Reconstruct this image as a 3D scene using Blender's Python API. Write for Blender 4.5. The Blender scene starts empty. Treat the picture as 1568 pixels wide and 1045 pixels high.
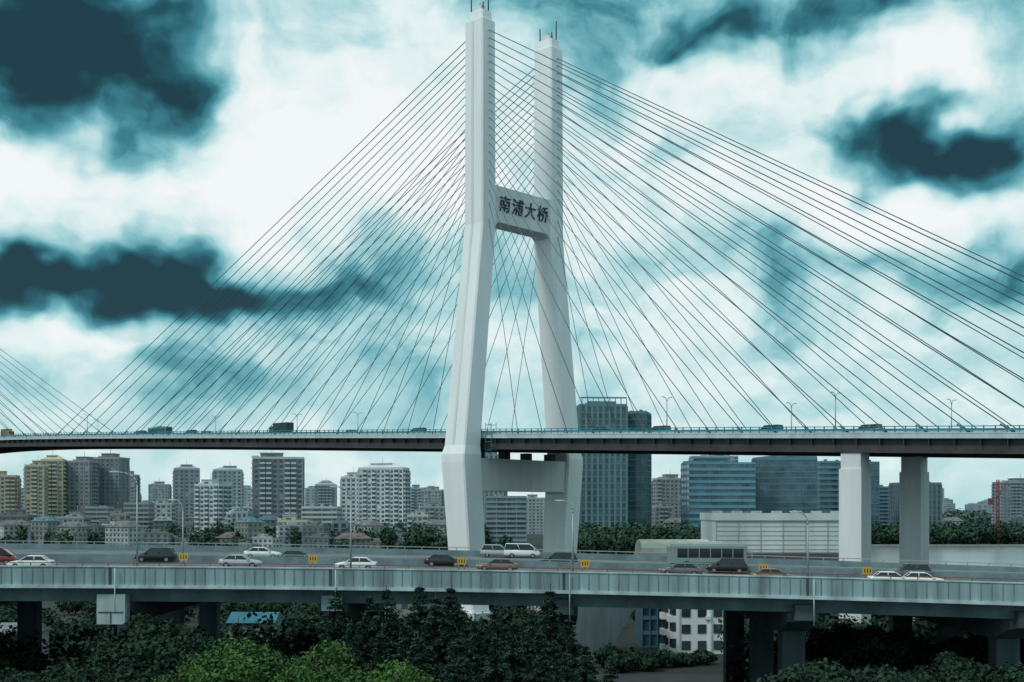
import bpy, math, random
import numpy as np
from mathutils import Vector, Matrix
random.seed(7); rng=np.random.default_rng(7)
F=1850.0; CX=784.0; HY=780.0; H=27.0
sc=bpy.context.scene
sc.view_settings.view_transform='Standard'
try: sc.view_settings.look='None'
except: pass
sc.view_settings.exposure=0
COL=sc.collection
def XY(px,Y): return (px-CX)/F*Y
def ZY(py,Y): return H-(py-HY)/F*Y

# ------------------------------------------------------------- materials
MATS={}
def mat(name,col,rough=0.8,metal=0.0,var=0.15,scale=0.3,spec=0.5,bump=0.0,streak=False,col2=None,seams=0):
    if name in MATS: return MATS[name]
    m=bpy.data.materials.new(name); m.use_nodes=True
    nt=m.node_tree; b=nt.nodes['Principled BSDF']
    b.inputs['Roughness'].default_value=rough; b.inputs['Metallic'].default_value=metal
    b.inputs['Specular IOR Level'].default_value=spec
    tc=nt.nodes.new('ShaderNodeTexCoord')
    mp=nt.nodes.new('ShaderNodeMapping')
    mp.inputs['Scale'].default_value=(1,1,0.12) if streak else (1,1,1)
    nt.links.new(tc.outputs['Object'],mp.inputs['Vector'])
    n=nt.nodes.new('ShaderNodeTexNoise'); n.inputs['Scale'].default_value=scale; n.inputs['Detail'].default_value=5
    n.inputs['Roughness'].default_value=0.6
    nt.links.new(mp.outputs[0],n.inputs['Vector'])
    r=nt.nodes.new('ShaderNodeValToRGB')
    c1=[max(0,c*(1-var*1.6)) for c in col]; c2=list(col2) if col2 else [min(1,c*(1+var)) for c in col]
    r.color_ramp.elements[0].position=0.32; r.color_ramp.elements[0].color=(*c1,1)
    r.color_ramp.elements[1].position=0.68; r.color_ramp.elements[1].color=(*c2,1)
    nt.links.new(n.outputs['Fac'],r.inputs['Fac'])
    out=r.outputs['Color']
    if seams:
        sx=nt.nodes.new('ShaderNodeSeparateXYZ'); nt.links.new(tc.outputs['Object'],sx.inputs[0])
        md=nt.nodes.new('ShaderNodeMath'); md.operation='MODULO'; md.inputs[1].default_value=seams
        nt.links.new(sx.outputs['Z'],md.inputs[0])
        lt=nt.nodes.new('ShaderNodeMath'); lt.operation='LESS_THAN'; lt.inputs[1].default_value=0.12
        nt.links.new(md.outputs[0],lt.inputs[0])
        ml=nt.nodes.new('ShaderNodeMath'); ml.operation='MULTIPLY'; ml.inputs[1].default_value=0.10
        nt.links.new(lt.outputs[0],ml.inputs[0])
        mx=nt.nodes.new('ShaderNodeMixRGB'); mx.inputs[2].default_value=(col[0]*.4,col[1]*.4,col[2]*.4,1)
        nt.links.new(ml.outputs[0],mx.inputs[0]); nt.links.new(out,mx.inputs[1]); out=mx.outputs[0]
    nt.links.new(out,b.inputs['Base Color'])
    if bump>0:
        bp=nt.nodes.new('ShaderNodeBump'); bp.inputs['Strength'].default_value=bump
        n2=nt.nodes.new('ShaderNodeTexNoise'); n2.inputs['Scale'].default_value=scale*3; n2.inputs['Detail'].default_value=4
        nt.links.new(tc.outputs['Object'],n2.inputs['Vector'])
        nt.links.new(n2.outputs['Fac'],bp.inputs['Height']); nt.links.new(bp.outputs[0],b.inputs['Normal'])
    MATS[name]=m; return m
def leafmat(name,dark,light,scale=0.5):
    m=bpy.data.materials.new(name); m.use_nodes=True; nt=m.node_tree; b=nt.nodes['Principled BSDF']
    b.inputs['Roughness'].default_value=0.7; b.inputs['Specular IOR Level'].default_value=0.15
    tc=nt.nodes.new('ShaderNodeTexCoord')
    n=nt.nodes.new('ShaderNodeTexNoise'); n.inputs['Scale'].default_value=scale; n.inputs['Detail'].default_value=3; n.inputs['Roughness'].default_value=0.75
    nt.links.new(tc.outputs['Object'],n.inputs['Vector'])
    r=nt.nodes.new('ShaderNodeValToRGB')
    r.color_ramp.elements[0].position=0.38; r.color_ramp.elements[0].color=(*dark,1)
    r.color_ramp.elements[1].position=0.64; r.color_ramp.elements[1].color=(*light,1)
    nt.links.new(n.outputs['Fac'],r.inputs['Fac']); nt.links.new(r.outputs[0],b.inputs['Base Color'])
    return m
def haze(c,Y,k=2600.0):  # aerial haze baked into the base colour by distance
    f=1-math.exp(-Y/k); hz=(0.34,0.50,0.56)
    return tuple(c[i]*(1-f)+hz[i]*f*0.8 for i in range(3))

# ------------------------------------------------------------- mesh builder
class MB:
    def __init__(s): s.v=[]; s.f=[]; s.m=[]; s.mats=[]; s.sm=[]
    def mi(s,m):
        if m not in s.mats: s.mats.append(m)
        return s.mats.index(m)
    def poly(s,pts,m,smooth=False):
        b=len(s.v); s.v.extend([tuple(p) for p in pts]); s.f.append(tuple(range(b,b+len(pts)))); s.m.append(s.mi(m)); s.sm.append(smooth)
    def hexa(s,p,m):
        b=len(s.v); s.v.extend([tuple(q) for q in p]); k=s.mi(m)
        for f in ((3,2,1,0),(4,5,6,7),(0,1,5,4),(1,2,6,5),(2,3,7,6),(3,0,4,7)):
            s.f.append(tuple(b+i for i in f)); s.m.append(k); s.sm.append(False)
    def box(s,x0,x1,y0,y1,z0,z1,m):
        s.hexa([(x0,y0,z0),(x1,y0,z0),(x1,y1,z0),(x0,y1,z0),(x0,y0,z1),(x1,y0,z1),(x1,y1,z1),(x0,y1,z1)],m)
    def obox(s,c,u,hu,n,hn,z0,z1,m):
        p=[]
        for z in (z0,z1):
            for a,b in ((-1,-1),(1,-1),(1,1),(-1,1)):
                p.append((c[0]+u[0]*hu*a+n[0]*hn*b,c[1]+u[1]*hu*a+n[1]*hn*b,z))
        s.hexa(p,m)
    def loft(s,rings,m,caps=True,smooth=False):
        b=len(s.v); n=len(rings[0]); k=s.mi(m)
        for r in rings: s.v.extend([tuple(p) for p in r])
        for i in range(len(rings)-1):
            for j in range(n):
                a=b+i*n+j; c=b+i*n+(j+1)%n
                s.f.append((a,c,c+n,a+n)); s.m.append(k); s.sm.append(smooth)
        if caps:
            s.f.append(tuple(b+j for j in reversed(range(n)))); s.m.append(k); s.sm.append(False)
            e=b+(len(rings)-1)*n
            s.f.append(tuple(e+j for j in range(n))); s.m.append(k); s.sm.append(False)
    def tube(s,p0,p1,r0,m,r1=None,n=6,smooth=True):
        p0=Vector(p0); p1=Vector(p1); d=(p1-p0)
        if d.length<1e-6: return
        d.normalize(); a=d.orthogonal().normalized(); b=d.cross(a); r1=r0 if r1 is None else r1
        R=[]
        for p,r in ((p0,r0),(p1,r1)):
            R.append([p+a*(math.cos(2*math.pi*i/n)*r)+b*(math.sin(2*math.pi*i/n)*r) for i in range(n)])
        s.loft(R,m,True,smooth)
    def mesh(s,name):
        me=bpy.data.meshes.new(name); me.from_pydata(s.v,[],s.f)
        for m in s.mats: me.materials.append(m)
        me.polygons.foreach_set('material_index',s.m)
        me.polygons.foreach_set('use_smooth',s.sm)
        me.update(); return me
    def obj(s,name,loc=(0,0,0),yaw=0,parent=None):
        return add(name,s.mesh(name),loc,yaw,parent)
def add(name,me,loc=(0,0,0),yaw=0,parent=None,scale=1):
    o=bpy.data.objects.new(name,me); COL.objects.link(o); o.location=loc; o.rotation_euler=(0,0,yaw)
    if scale!=1: o.scale=(scale,)*3 if not hasattr(scale,'__len__') else scale
    if parent: o.parent=parent
    return o
def empty(name):
    o=bpy.data.objects.new(name,None); COL.objects.link(o); return o

def leaves(name,C,N,size,mats,midx=None,aspect=0.6):
    n=len(C); R=rng.normal(size=(n,3)); U=np.cross(N,R); U/=np.linalg.norm(U,axis=1)[:,None]+1e-9
    V=np.cross(N,U); V/=np.linalg.norm(V,axis=1)[:,None]+1e-9
    s=(size*(0.6+0.8*rng.random(n)))[:,None]
    q=np.stack([C-U*s,C-V*s*aspect,C+U*s,C+V*s*aspect],axis=1).reshape(-1,3)
    me=bpy.data.meshes.new(name); me.vertices.add(4*n); me.vertices.foreach_set('co',q.ravel())
    me.loops.add(4*n); me.loops.foreach_set('vertex_index',np.arange(4*n))
    me.polygons.add(n); me.polygons.foreach_set('loop_start',np.arange(n)*4)
    for m in mats: me.materials.append(m)
    if midx is not None: me.polygons.foreach_set('material_index',midx)
    me.update(calc_edges=True); return me

# ------------------------------------------------------------- world / sky
w=bpy.data.worlds.new('World'); sc.world=w; w.use_nodes=True; nt=w.node_tree
for n in list(nt.nodes): nt.nodes.remove(n)
L=nt.links.new
def nd(t,**k):
    n=nt.nodes.new(t)
    for a,b in k.items(): setattr(n,a,b)
    return n
def mth(op,a,b=None,c=None,clamp=False):
    n=nd('ShaderNodeMath',operation=op); n.use_clamp=clamp
    for i,x in enumerate((a,b,c)):
        if x is None: continue
        if isinstance(x,(int,float)): n.inputs[i].default_value=x
        else: L(x,n.inputs[i])
    return n.outputs[0]
def vm(op,a,b,c=None):
    n=nd('ShaderNodeVectorMath',operation=op)
    for i,x in enumerate((a,b,c)):
        if x is None: continue
        if isinstance(x,tuple): n.inputs[i].default_value=x
        else: L(x,n.inputs[i])
    return n.outputs['Value'] if op=='DOT_PRODUCT' else n.outputs['Vector']
SUN_AZ=math.atan2(-0.72,-0.55); SUN_EL=math.radians(48)
tc=nd('ShaderNodeTexCoord'); sx=nd('ShaderNodeSeparateXYZ'); L(tc.outputs['Generated'],sx.inputs[0])
az=mth('ARCTAN2',sx.outputs['X'],sx.outputs['Y']); el=mth('ARCSINE',sx.outputs['Z'])
cv=nd('ShaderNodeCombineXYZ'); L(az,cv.inputs[0]); L(el,cv.inputs[1])
base=cv.outputs[0]
def noise(vec,scale,detail=6,rough=0.55,sq=(1,1,1),off=(0,0,0)):
    m_=nd('ShaderNodeMapping'); m_.inputs['Scale'].default_value=sq; m_.inputs['Location'].default_value=off; L(vec,m_.inputs[0])
    n=nd('ShaderNodeTexNoise'); n.noise_dimensions='2D'; n.inputs['Scale'].default_value=scale; n.inputs['Detail'].default_value=detail; n.inputs['Roughness'].default_value=rough
    L(m_.outputs[0],n.inputs['Vector']); return n
wn=noise(base,9,3,0.5,(1,1.25,1),(3,1,0))
wv=vm('SUBTRACT',wn.outputs['Color'],(0.5,0.5,0.5)); wp=vm('MULTIPLY_ADD',wv,(0.13,0.11,0),base)
BL=[
(40,40,180,110,-.85),(160,100,110,70,-.25),(330,60,130,110,.10),(520,150,240,120,.20),(90,265,190,65,.42),(430,290,200,75,.38),
(60,430,260,42,-.64),(400,450,200,38,-.44),(640,430,120,45,-.20),(220,425,160,45,-.2),(60,520,170,32,.30),(330,570,130,45,-.24),
(850,60,90,110,-.22),(1000,100,90,80,.25),(1080,45,80,24,-.40),(1230,20,60,26,-.3),(1380,15,120,26,-.3),(1180,125,90,50,.25),(1400,130,140,36,.30),
(1300,215,90,40,-.46),(1480,235,120,50,-.68),(1545,110,60,90,-.28),(1060,210,100,40,-.16),(1450,320,220,32,.32),(1150,310,170,60,.22),(1500,425,150,45,-.32),
(1230,420,140,40,-.12),(1300,520,220,50,.18),(1020,470,150,60,.2),(784,720,1500,75,.12),(760,330,130,160,.14)]
acc=0.65
for (px,py,a,b,wt) in BL:
    x=math.atan((px-CX)/F); y=math.atan((HY-py)/math.hypot(F,px-CX))
    d=vm('MULTIPLY_ADD',wp,(F/a,F/b,0),(-x*F/a,-y*F/b,0)); d=vm('DOT_PRODUCT',d,d)
    e=mth('POWER',0.36788,d); acc=mth('MULTIPLY_ADD',e,float(wt),acc)
n1=noise(wp,7.5,6,0.56,(1,1.35,1),(1.3,4.2,0)); n2=noise(base,24,4,0.55,(1,1.5,1),(5,2,0))
amp=mth('MULTIPLY_ADD',el,5.0,0.30,clamp=True)
nz=mth('ADD',mth('MULTIPLY',mth('SUBTRACT',n1.outputs['Fac'],0.5),1.15),mth('MULTIPLY',mth('SUBTRACT',n2.outputs['Fac'],0.5),0.30))
acc=mth('MULTIPLY_ADD',nz,amp,acc)
cr=nd('ShaderNodeValToRGB'); L(acc,cr.inputs[0])
E=cr.color_ramp.elements
E[0].position=0.0; E[0].color=(0.010,0.045,0.060,1); E[1].position=1.0; E[1].color=(0.93,0.965,0.965,1)
for p,c in ((0.15,(0.016,0.095,0.125)),(0.32,(0.05,0.24,0.295)),(0.48,(0.18,0.47,0.53)),(0.64,(0.44,0.71,0.74)),(0.82,(0.76,0.895,0.90))):
    e=E.new(p); e.color=(*c,1)
sky=nd('ShaderNodeTexSky',sky_type='NISHITA'); sky.sun_disc=False; sky.sun_elevation=SUN_EL; sky.sun_rotation=SUN_AZ%(2*math.pi)
bg1=nd('ShaderNodeBackground'); L(sky.outputs[0],bg1.inputs[0]); bg1.inputs[1].default_value=0.08
bg2=nd('ShaderNodeBackground'); L(cr.outputs[0],bg2.inputs[0]); bg2.inputs[1].default_value=1.0
ms=nd('ShaderNodeMixShader'); ms.inputs[0].default_value=0.95; L(bg1.outputs[0],ms.inputs[1]); L(bg2.outputs[0],ms.inputs[2])
wo=nd('ShaderNodeOutputWorld'); L(ms.outputs[0],wo.inputs[0])
sl=bpy.data.lights.new('sun','SUN'); sl.energy=1.5; sl.angle=math.radians(12); sl.color=(1,0.95,0.91)
so=bpy.data.objects.new('sun',sl); COL.objects.link(so)
sd=Vector((math.sin(SUN_AZ)*math.cos(SUN_EL),math.cos(SUN_AZ)*math.cos(SUN_EL),math.sin(SUN_EL)))
so.rotation_euler=(-sd).to_track_quat('-Z','Y').to_euler(); so.location=(0,0,300)

# ------------------------------------------------------------- camera
cd=bpy.data.cameras.new('camera'); cam=bpy.data.objects.new('camera',cd); COL.objects.link(cam)
cam.location=(0,0,H); cam.rotation_euler=(math.radians(90),0,0)
cd.sensor_width=36; cd.lens=F/1568*36; cd.shift_y=(HY-522.5)/1568; cd.clip_end=40000; cd.clip_start=0.5
sc.camera=cam

# ------------------------------------------------------------- ground, river
g=MB(); gm=mat('ground_soil',(0.022,0.032,0.024),0.95,var=0.4,scale=0.02)
g.poly([(-15000,-500,0),(15000,-500,0),(15000,25000,0),(-15000,25000,0)],gm); g.obj('ground')
wm=mat('river_water',(0.20,0.225,0.225),0.25,var=0.12,scale=0.01,bump=0.25)
r=MB(); r.poly([(95,430,.05),(2500,330,.05),(2500,880,.05),(150,870,.05),(60,700,.05)],wm); r.obj('river')
bm_=mat('embankment_stone',(0.3,0.31,0.3),0.9)
r=MB(); r.box(150,2500,880,884,0,1.2,bm_); r.box(60,95,428,430,0,1.5,bm_); r.obj('river_embankment')

# ------------------------------------------------------------- bridge
A=math.radians(43); ax=(math.cos(A),-math.sin(A)); nn=(math.sin(A),math.cos(A))
C0=(-7.7+nn[0]*12.5,292+nn[1]*12.5)
def B(t,o,z): return (C0[0]+ax[0]*t+nn[0]*o, C0[1]+ax[1]*t+nn[1]*o, z)
def zd(t): return 54.9-(math.hypot(t+300,60)-60)*0.041
def t_at(px,o):
    k=(px-CX)/F
    return (k*(C0[1]+nn[1]*o)-(C0[0]+nn[0]*o))/(ax[0]-k*ax[1])
bridge=empty('cable_stayed_bridge')
conc=mat('pylon_concrete',(0.86,0.87,0.88),0.75,var=0.04,scale=0.25,streak=True,seams=6.0)
conc2=mat('beam_concrete',(0.72,0.73,0.74),0.75,var=0.07,scale=0.3,streak=True)
dark=mat('dark_steel',(0.03,0.035,0.04),0.6,var=0.2)
cabm=mat('cable_sheath',(0.08,0.14,0.16),0.5,var=0.1)
def pylon(tc_,name):
    m=MB()
    for s in (-1,1):
        def ring(z,o,Ln,T,ch=0.35):
            p=[]
            for a,b in ((-1,-1),(1,-1),(1,1),(-1,1)):
                if a*b>0: seq=((a*(Ln/2),b*(T/2-ch)),(a*(Ln/2-ch),b*(T/2)))
                else: seq=((a*(Ln/2-ch),b*(T/2)),(a*(Ln/2),b*(T/2-ch)))
                p+= [B(tc_+q[0],s*o+q[1],z) for q in seq]
            return p
        m.loft([ring(144.5,12.5,6.0,4.7),ring(95.5,12.5,6.3,4.9),ring(42.2,18.5,7.0,5.6),ring(40.0,18.9,7.8,6.2),ring(38.2,18.9,7.8,6.2),ring(12,16.6,7.2,5.8),ring(0,15.6,7.4,6)][::-1],conc)
        m.loft([ring(147.0,12.5,4.6,3.4),ring(144.5,12.5,5.0,3.8)][::-1],conc)
        for a,b,h in ((-1.8,-1.2,3.4),(1.6,1.2,5.2),(0,0,2.2),(2.2,-1.2,1.6)):
            m.tube(B(tc_+a,s*12.5+b,147),B(tc_+a,s*12.5+b,147+h),0.16,dark)
        m.obox(B(tc_,s*12.5,0),ax,1.0,nn,0.8,147,148.5,conc2)
        m.loft([[B(tc_+a*.35-.2,s*(o+ (T/2))+b*.09*1,z) for a,b in ((-1,-1),(1,-1),(1,1),(-1,1))] for z,o,T in ((42.5,18.47,5.6),(95.5,12.5,4.9),(144.2,12.5,4.7))],conc2)
        m.obox(B(tc_,s*15.6,0),ax,6,nn,5,0,2.5,conc2)
    def beam(z0,z1,half,ow,hau,mt):
        pts=[(-ow,z0-hau),(-ow+hau*1.2,z0),(ow-hau*1.2,z0),(ow,z0-hau),(ow,z1),(-ow,z1)]
        m.loft([[B(tc_-half,o,z) for o,z in pts],[B(tc_+half,o,z) for o,z in pts]],mt)
    beam(96.6,105.4,2.7,10.6,1.4,conc2)
    beam(31.4,39.2,3.0,16.4,1.5,conc2)
    for o in (-13,13,-4,4): m.obox(B(tc_,o,0),ax,1.2,nn,0.9,39.2,41.0,dark)
    return m.obj(name,parent=bridge)
pylon(0,'pylon'); pylon(-430,'far_pylon')
tx=bpy.data.curves.new('bridge_name','FONT'); tx.body='南浦大桥'; tx.size=4.2; tx.extrude=0.12; tx.align_x='CENTER'; tx.align_y='CENTER'; tx.space_character=1.2
tx.shear=0.12; tx.offset=0.01
to=bpy.data.objects.new('bridge_name_lettering',tx); COL.objects.link(to)
M=Matrix(((nn[0],0,ax[0],0),(nn[1],0,ax[1],0),(0,1,0,0),(0,0,0,1)))
to.matrix_world=Matrix.Translation(B(2.86,0,101.0))@M; tx.materials.append(dark); to.parent=bridge
cb=MB()
for tc_,dirs in ((0,(-1,1)),(-430,(1,-1))):
    for s in (-1,1):
        for dr in dirs:
            for i in range(22):
                f=i/21
                Tm=(15+ i*9.45) if not (tc_==0 and dr==1) else (14+i*7.6)
                if tc_==-430 and dr==-1: Tm=14+i*7.6
                t=tc_+dr*Tm
                za=97+4.0+ (i**0.93/21**0.93)*41.5
                cb.tube(B(tc_+dr*2.2,s*12.5,za),B(t,s*14.2,zd(t)+0.4),0.075+0.035*f,cabm,n=5)
                cb.tube(B(t,s*14.2,zd(t)+0.2),B(t+(tc_-t)*0.02,s*14.15,zd(t)+ (za-zd(t))*0.02),0.16,cabm,n=5)
cb.obj('stay_cables',parent=bridge)
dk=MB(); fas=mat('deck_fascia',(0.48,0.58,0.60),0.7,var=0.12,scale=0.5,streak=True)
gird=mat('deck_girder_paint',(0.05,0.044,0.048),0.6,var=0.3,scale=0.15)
asph=mat('bridge_asphalt',(0.05,0.05,0.05),0.9)
railm=mat('railing_paint',(0.03,0.22,0.29),0.5,var=0.25,scale=.2)
ts=[ -660+ i*6 for i in range(168)]
def prof(pts,m): dk.loft([[B(t,o,zd(t)+z) for o,z in pts] for t in ts],m)
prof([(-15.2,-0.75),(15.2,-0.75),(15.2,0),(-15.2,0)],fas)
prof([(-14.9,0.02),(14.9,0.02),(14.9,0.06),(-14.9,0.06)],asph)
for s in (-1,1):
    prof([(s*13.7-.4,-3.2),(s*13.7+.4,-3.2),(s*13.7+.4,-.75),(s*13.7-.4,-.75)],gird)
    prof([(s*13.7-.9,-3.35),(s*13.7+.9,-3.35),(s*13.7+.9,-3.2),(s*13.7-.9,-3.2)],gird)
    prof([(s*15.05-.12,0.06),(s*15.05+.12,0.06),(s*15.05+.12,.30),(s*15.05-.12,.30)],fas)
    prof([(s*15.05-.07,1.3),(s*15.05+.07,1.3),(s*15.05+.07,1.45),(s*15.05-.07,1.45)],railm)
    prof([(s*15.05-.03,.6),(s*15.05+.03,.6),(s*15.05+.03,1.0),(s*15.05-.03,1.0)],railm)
    prof([(s*12.4-.15,0.06),(s*12.4+.15,0.06),(s*12.4+.1,.9),(s*12.4-.1,.9)],fas)
t=-655
while t<340:
    for s in (-1,1): dk.obox(B(t,s*15.05,0),ax,.08,nn,.09,zd(t)+.30,zd(t)+1.5,railm)
    t+=2.0
t=-655
while t<340:
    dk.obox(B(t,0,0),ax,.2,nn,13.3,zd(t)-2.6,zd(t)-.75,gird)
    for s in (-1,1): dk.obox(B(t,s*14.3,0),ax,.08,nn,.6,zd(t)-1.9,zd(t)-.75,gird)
    t+=4.6
dk.obj('deck',parent=bridge)
pr=MB()
for tt in (98,174,230,290):
    for s in (-1,1):
        z=zd(tt)-3.37
        pr.loft([[B(tt+a*2.25,s*12.6+b*1.95,zz) for a,b in ((-1,-1),(1,-1),(1,1),(-1,1))] for zz in (0,z-3.0)],conc2)
        pr.obox(B(tt,s*12.6,0),ax,2.0,nn,1.7,z-3.0,z,conc2)
    if tt>100: pr.obox(B(tt,0,0),ax,1.9,nn,10.5,z-3.4,z-0.4,conc2)
pr.obj('approach_piers',parent=bridge)
sf=MB()
for z in range(39,48,2):
    for o in (-15.4,-13.8): sf.tube(B(4.6,o,z),B(6.6,o,z),0.08,railm,n=4)
for a in (4.6,6.6):
    for o in (-15.4,-13.8): sf.tube(B(a,o,39),B(a,o,47.5),0.09,railm,n=4)
sf.obj('access_ladder',parent=bridge)

# ------------------------------------------------------------- street lamps
galv=mat('galvanised_steel',(0.36,0.39,0.4),0.5,metal=0.3,var=0.1)
lens_m=mat('lamp_glass',(0.6,0.62,0.6),0.3,var=0.05)
def lamp_mesh(h,arm=2.2,r=0.11,double=False):
    m=MB(); m.tube((0,0,0),(0,0,0.5),r*2,galv,n=8); m.tube((0,0,.5),(0,0,h-1.3),r*1.15,galv,r1=r*.7,n=8)
    for s in ((-1,1) if double else (-1,)):
        pts=[(0,0,h-1.3)]+[(s*arm*(1-math.cos(a)),0,h-1.3+1.2*math.sin(a)) for a in [math.pi/2*k/5 for k in range(1,6)]]
        for a,b in zip(pts,pts[1:]): m.tube(a,b,r*.65,galv,n=6)
        x=s*arm; m.loft([[(x,-.1,h-.1),(x,.1,h-.1),(x,.1,h-.02),(x,-.1,h-.02)],[(x+s*.45,-.17,h-.1),(x+s*.45,.17,h-.1),(x+s*.45,.17,h+.06),(x+s*.45,-.17,h+.06)],[(x+s*.95,-.1,h-.08),(x+s*.95,.1,h-.08),(x+s*.95,.1,h),(x+s*.95,-.1,h)]],lens_m)
    return m.mesh('street_lamp')
lm_b=lamp_mesh(8.0,.9,0.11,True)
for px in (150,228,330,455,548,1117,1212,1367,1457):
    t=t_at(px,12); add('street_lamp',lm_b,B(t,-12 if px in(1117,1367,228) else 12,zd(t)+.06),A)

# ------------------------------------------------------------- viaduct
via=empty('elevated_road_viaduct')
def Yn(X): return 117-0.0016*X*X-0.04*X
def zp(X):
    X=max(-90,min(90,X)); return 20.95-0.0149*X-0.00006*X*X
def Wd(X): return 48-0.1*X
def rz(X,Y): return zp(X)-1+ (0.0107-0.00006*X)*(Y-Yn(X))
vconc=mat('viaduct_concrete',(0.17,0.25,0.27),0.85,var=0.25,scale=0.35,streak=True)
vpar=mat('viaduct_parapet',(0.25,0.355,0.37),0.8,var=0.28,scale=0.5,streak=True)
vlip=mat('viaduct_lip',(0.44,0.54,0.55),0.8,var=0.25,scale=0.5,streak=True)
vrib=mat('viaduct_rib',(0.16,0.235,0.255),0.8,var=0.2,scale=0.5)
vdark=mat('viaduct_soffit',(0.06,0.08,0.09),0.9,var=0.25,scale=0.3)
vpier=mat('pier_concrete',(0.065,0.09,0.10),0.9,var=0.35,scale=0.3,streak=True)  # concrete darkened so its colour carries the shade under the deck
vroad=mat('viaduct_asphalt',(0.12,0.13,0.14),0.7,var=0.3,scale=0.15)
vwhite=mat('road_paint',(0.5,0.5,0.49),0.7,var=0.2)
vred=mat('red_rail_paint',(0.26,0.07,0.06),0.6,var=0.2,scale=1)
Xs=[-120+i*2.0 for i in range(121)]
v=MB()
def strip(fn,m): v.loft([fn(X) for X in Xs],m)
def sec(y0,y1,z0,z1,rel='n',m=vpar):
    def fn(X):
        yb=Yn(X)+(0 if rel=='n' else Wd(X)*float(rel))
        zr=rz(X,yb)
        return [(X,yb+y0,zr+z0),(X,yb+y1,zr+z0),(X,yb+y1,zr+z1),(X,yb+y0,zr+z1)]
    strip(fn,m)
def slab(X):
    a,b=Yn(X)+.1,Yn(X)+Wd(X)-.1; return [(X,a,rz(X,a)-.85),(X,b,rz(X,b)-.85),(X,b,rz(X,b)),(X,a,rz(X,a))]
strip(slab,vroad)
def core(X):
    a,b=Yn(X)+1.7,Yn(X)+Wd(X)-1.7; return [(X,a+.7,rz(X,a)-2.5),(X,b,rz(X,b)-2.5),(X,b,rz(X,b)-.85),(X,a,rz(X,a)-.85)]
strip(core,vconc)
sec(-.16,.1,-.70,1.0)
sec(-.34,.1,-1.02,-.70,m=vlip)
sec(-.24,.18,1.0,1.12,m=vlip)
sec(-.04,.04,1.36,1.44,m=vred)
sec(-.1,.16,-.8,.75,'1',m=vrib)
sec(-.08,.08,1.05,1.15,'1',m=galv)
sec(-.2,.2,0,.8,'0.5',m=vrib)
sec(-.05,.05,.95,1.03,'0.5',m=galv)
for X in np.arange(-118,118,0.95):
    y=Yn(X); z=zp(X)-1; v.box(X-.05,X+.05,y-.2,y-.15,z-.68,z+.98,vrib)
for X in np.arange(-118,118,2.4):
    y=Yn(X); z=zp(X)-1; v.box(X-.04,X+.04,y-.04,y+.04,z+1.1,z+1.38,vred)
    for fr,zz in ((.5,.95),(1.0,1.1)):
        y=Yn(X)+Wd(X)*fr; z=rz(X,y); v.box(X-.05,X+.05,y-.05,y+.05,z+.7,z+zz,galv)
CAPS=[-103,-82,-60.5,-38.6,-17.6,5.0,28.0,48,68,90]
for X in CAPS:
    y=Yn(X); z=zp(X)-1; v.box(X-.13,X+.13,y-.215,y-.1,z-1.0,z+1.05,vdark)
    v.tube((X+.55,y-.42,z-3.5),(X+.55,y-.42,z+0.9),.06,vlip,n=6)
for frac in (0.07,0.16,0.25,0.34,0.43,0.57,0.66,0.75,0.84,0.93):
    solid=frac in (0.07,0.43,0.57,0.93)
    X=-118
    while X<118:
        ln=2.0 if solid else 4.0
        q=[]
        for xx in (X,X+ln):
            y=Yn(xx)+Wd(xx)*frac; q.append(((xx,y-.09,rz(xx,y)+.012),(xx,y+.09,rz(xx,y+.2)+.012)))
        v.poly([q[0][0],q[1][0],q[1][1],q[0][1]],vwhite)
        X+=2.0 if solid else 10.0
v.obj('viaduct_deck',parent=via)
p=MB()
for i,X in enumerate(CAPS):
    a,b=Yn(X)+.4,Yn(X)+Wd(X)-.5; z=rz(X,a)
    z1=z-2.52; z0=z1-2.1
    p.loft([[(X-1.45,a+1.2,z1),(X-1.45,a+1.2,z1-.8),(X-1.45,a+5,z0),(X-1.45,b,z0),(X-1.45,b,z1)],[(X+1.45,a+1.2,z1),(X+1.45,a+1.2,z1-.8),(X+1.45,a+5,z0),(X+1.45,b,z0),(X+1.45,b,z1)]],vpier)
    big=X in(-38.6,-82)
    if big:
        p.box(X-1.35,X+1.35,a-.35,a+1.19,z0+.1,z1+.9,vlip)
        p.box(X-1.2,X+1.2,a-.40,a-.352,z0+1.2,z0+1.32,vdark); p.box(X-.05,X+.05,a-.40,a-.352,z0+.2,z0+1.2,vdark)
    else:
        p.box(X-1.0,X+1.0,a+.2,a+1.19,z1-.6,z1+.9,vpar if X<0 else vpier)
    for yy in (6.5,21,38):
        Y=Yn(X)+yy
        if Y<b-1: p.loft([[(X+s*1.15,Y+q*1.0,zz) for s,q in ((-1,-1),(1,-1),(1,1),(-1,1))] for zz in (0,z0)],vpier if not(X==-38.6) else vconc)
p.obj('viaduct_piers',parent=via)
def lampv(px,pyt,off,arm=1.7):
    Y=115
    for _ in range(6): X=XY(px,Y); Y=Yn(X)+off
    X=XY(px,Y); z=rz(X,Y); h=ZY(pyt,Y)-z
    add('street_lamp',lamp_mesh(h,arm,0.1),(X,Y,z),0)
lampv(210,722,.4); lampv(537,745,.4,1.1); lampv(877,766,.4,.8); lampv(1237,783,.4,.8); lampv(280,765,24,.8)

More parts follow.
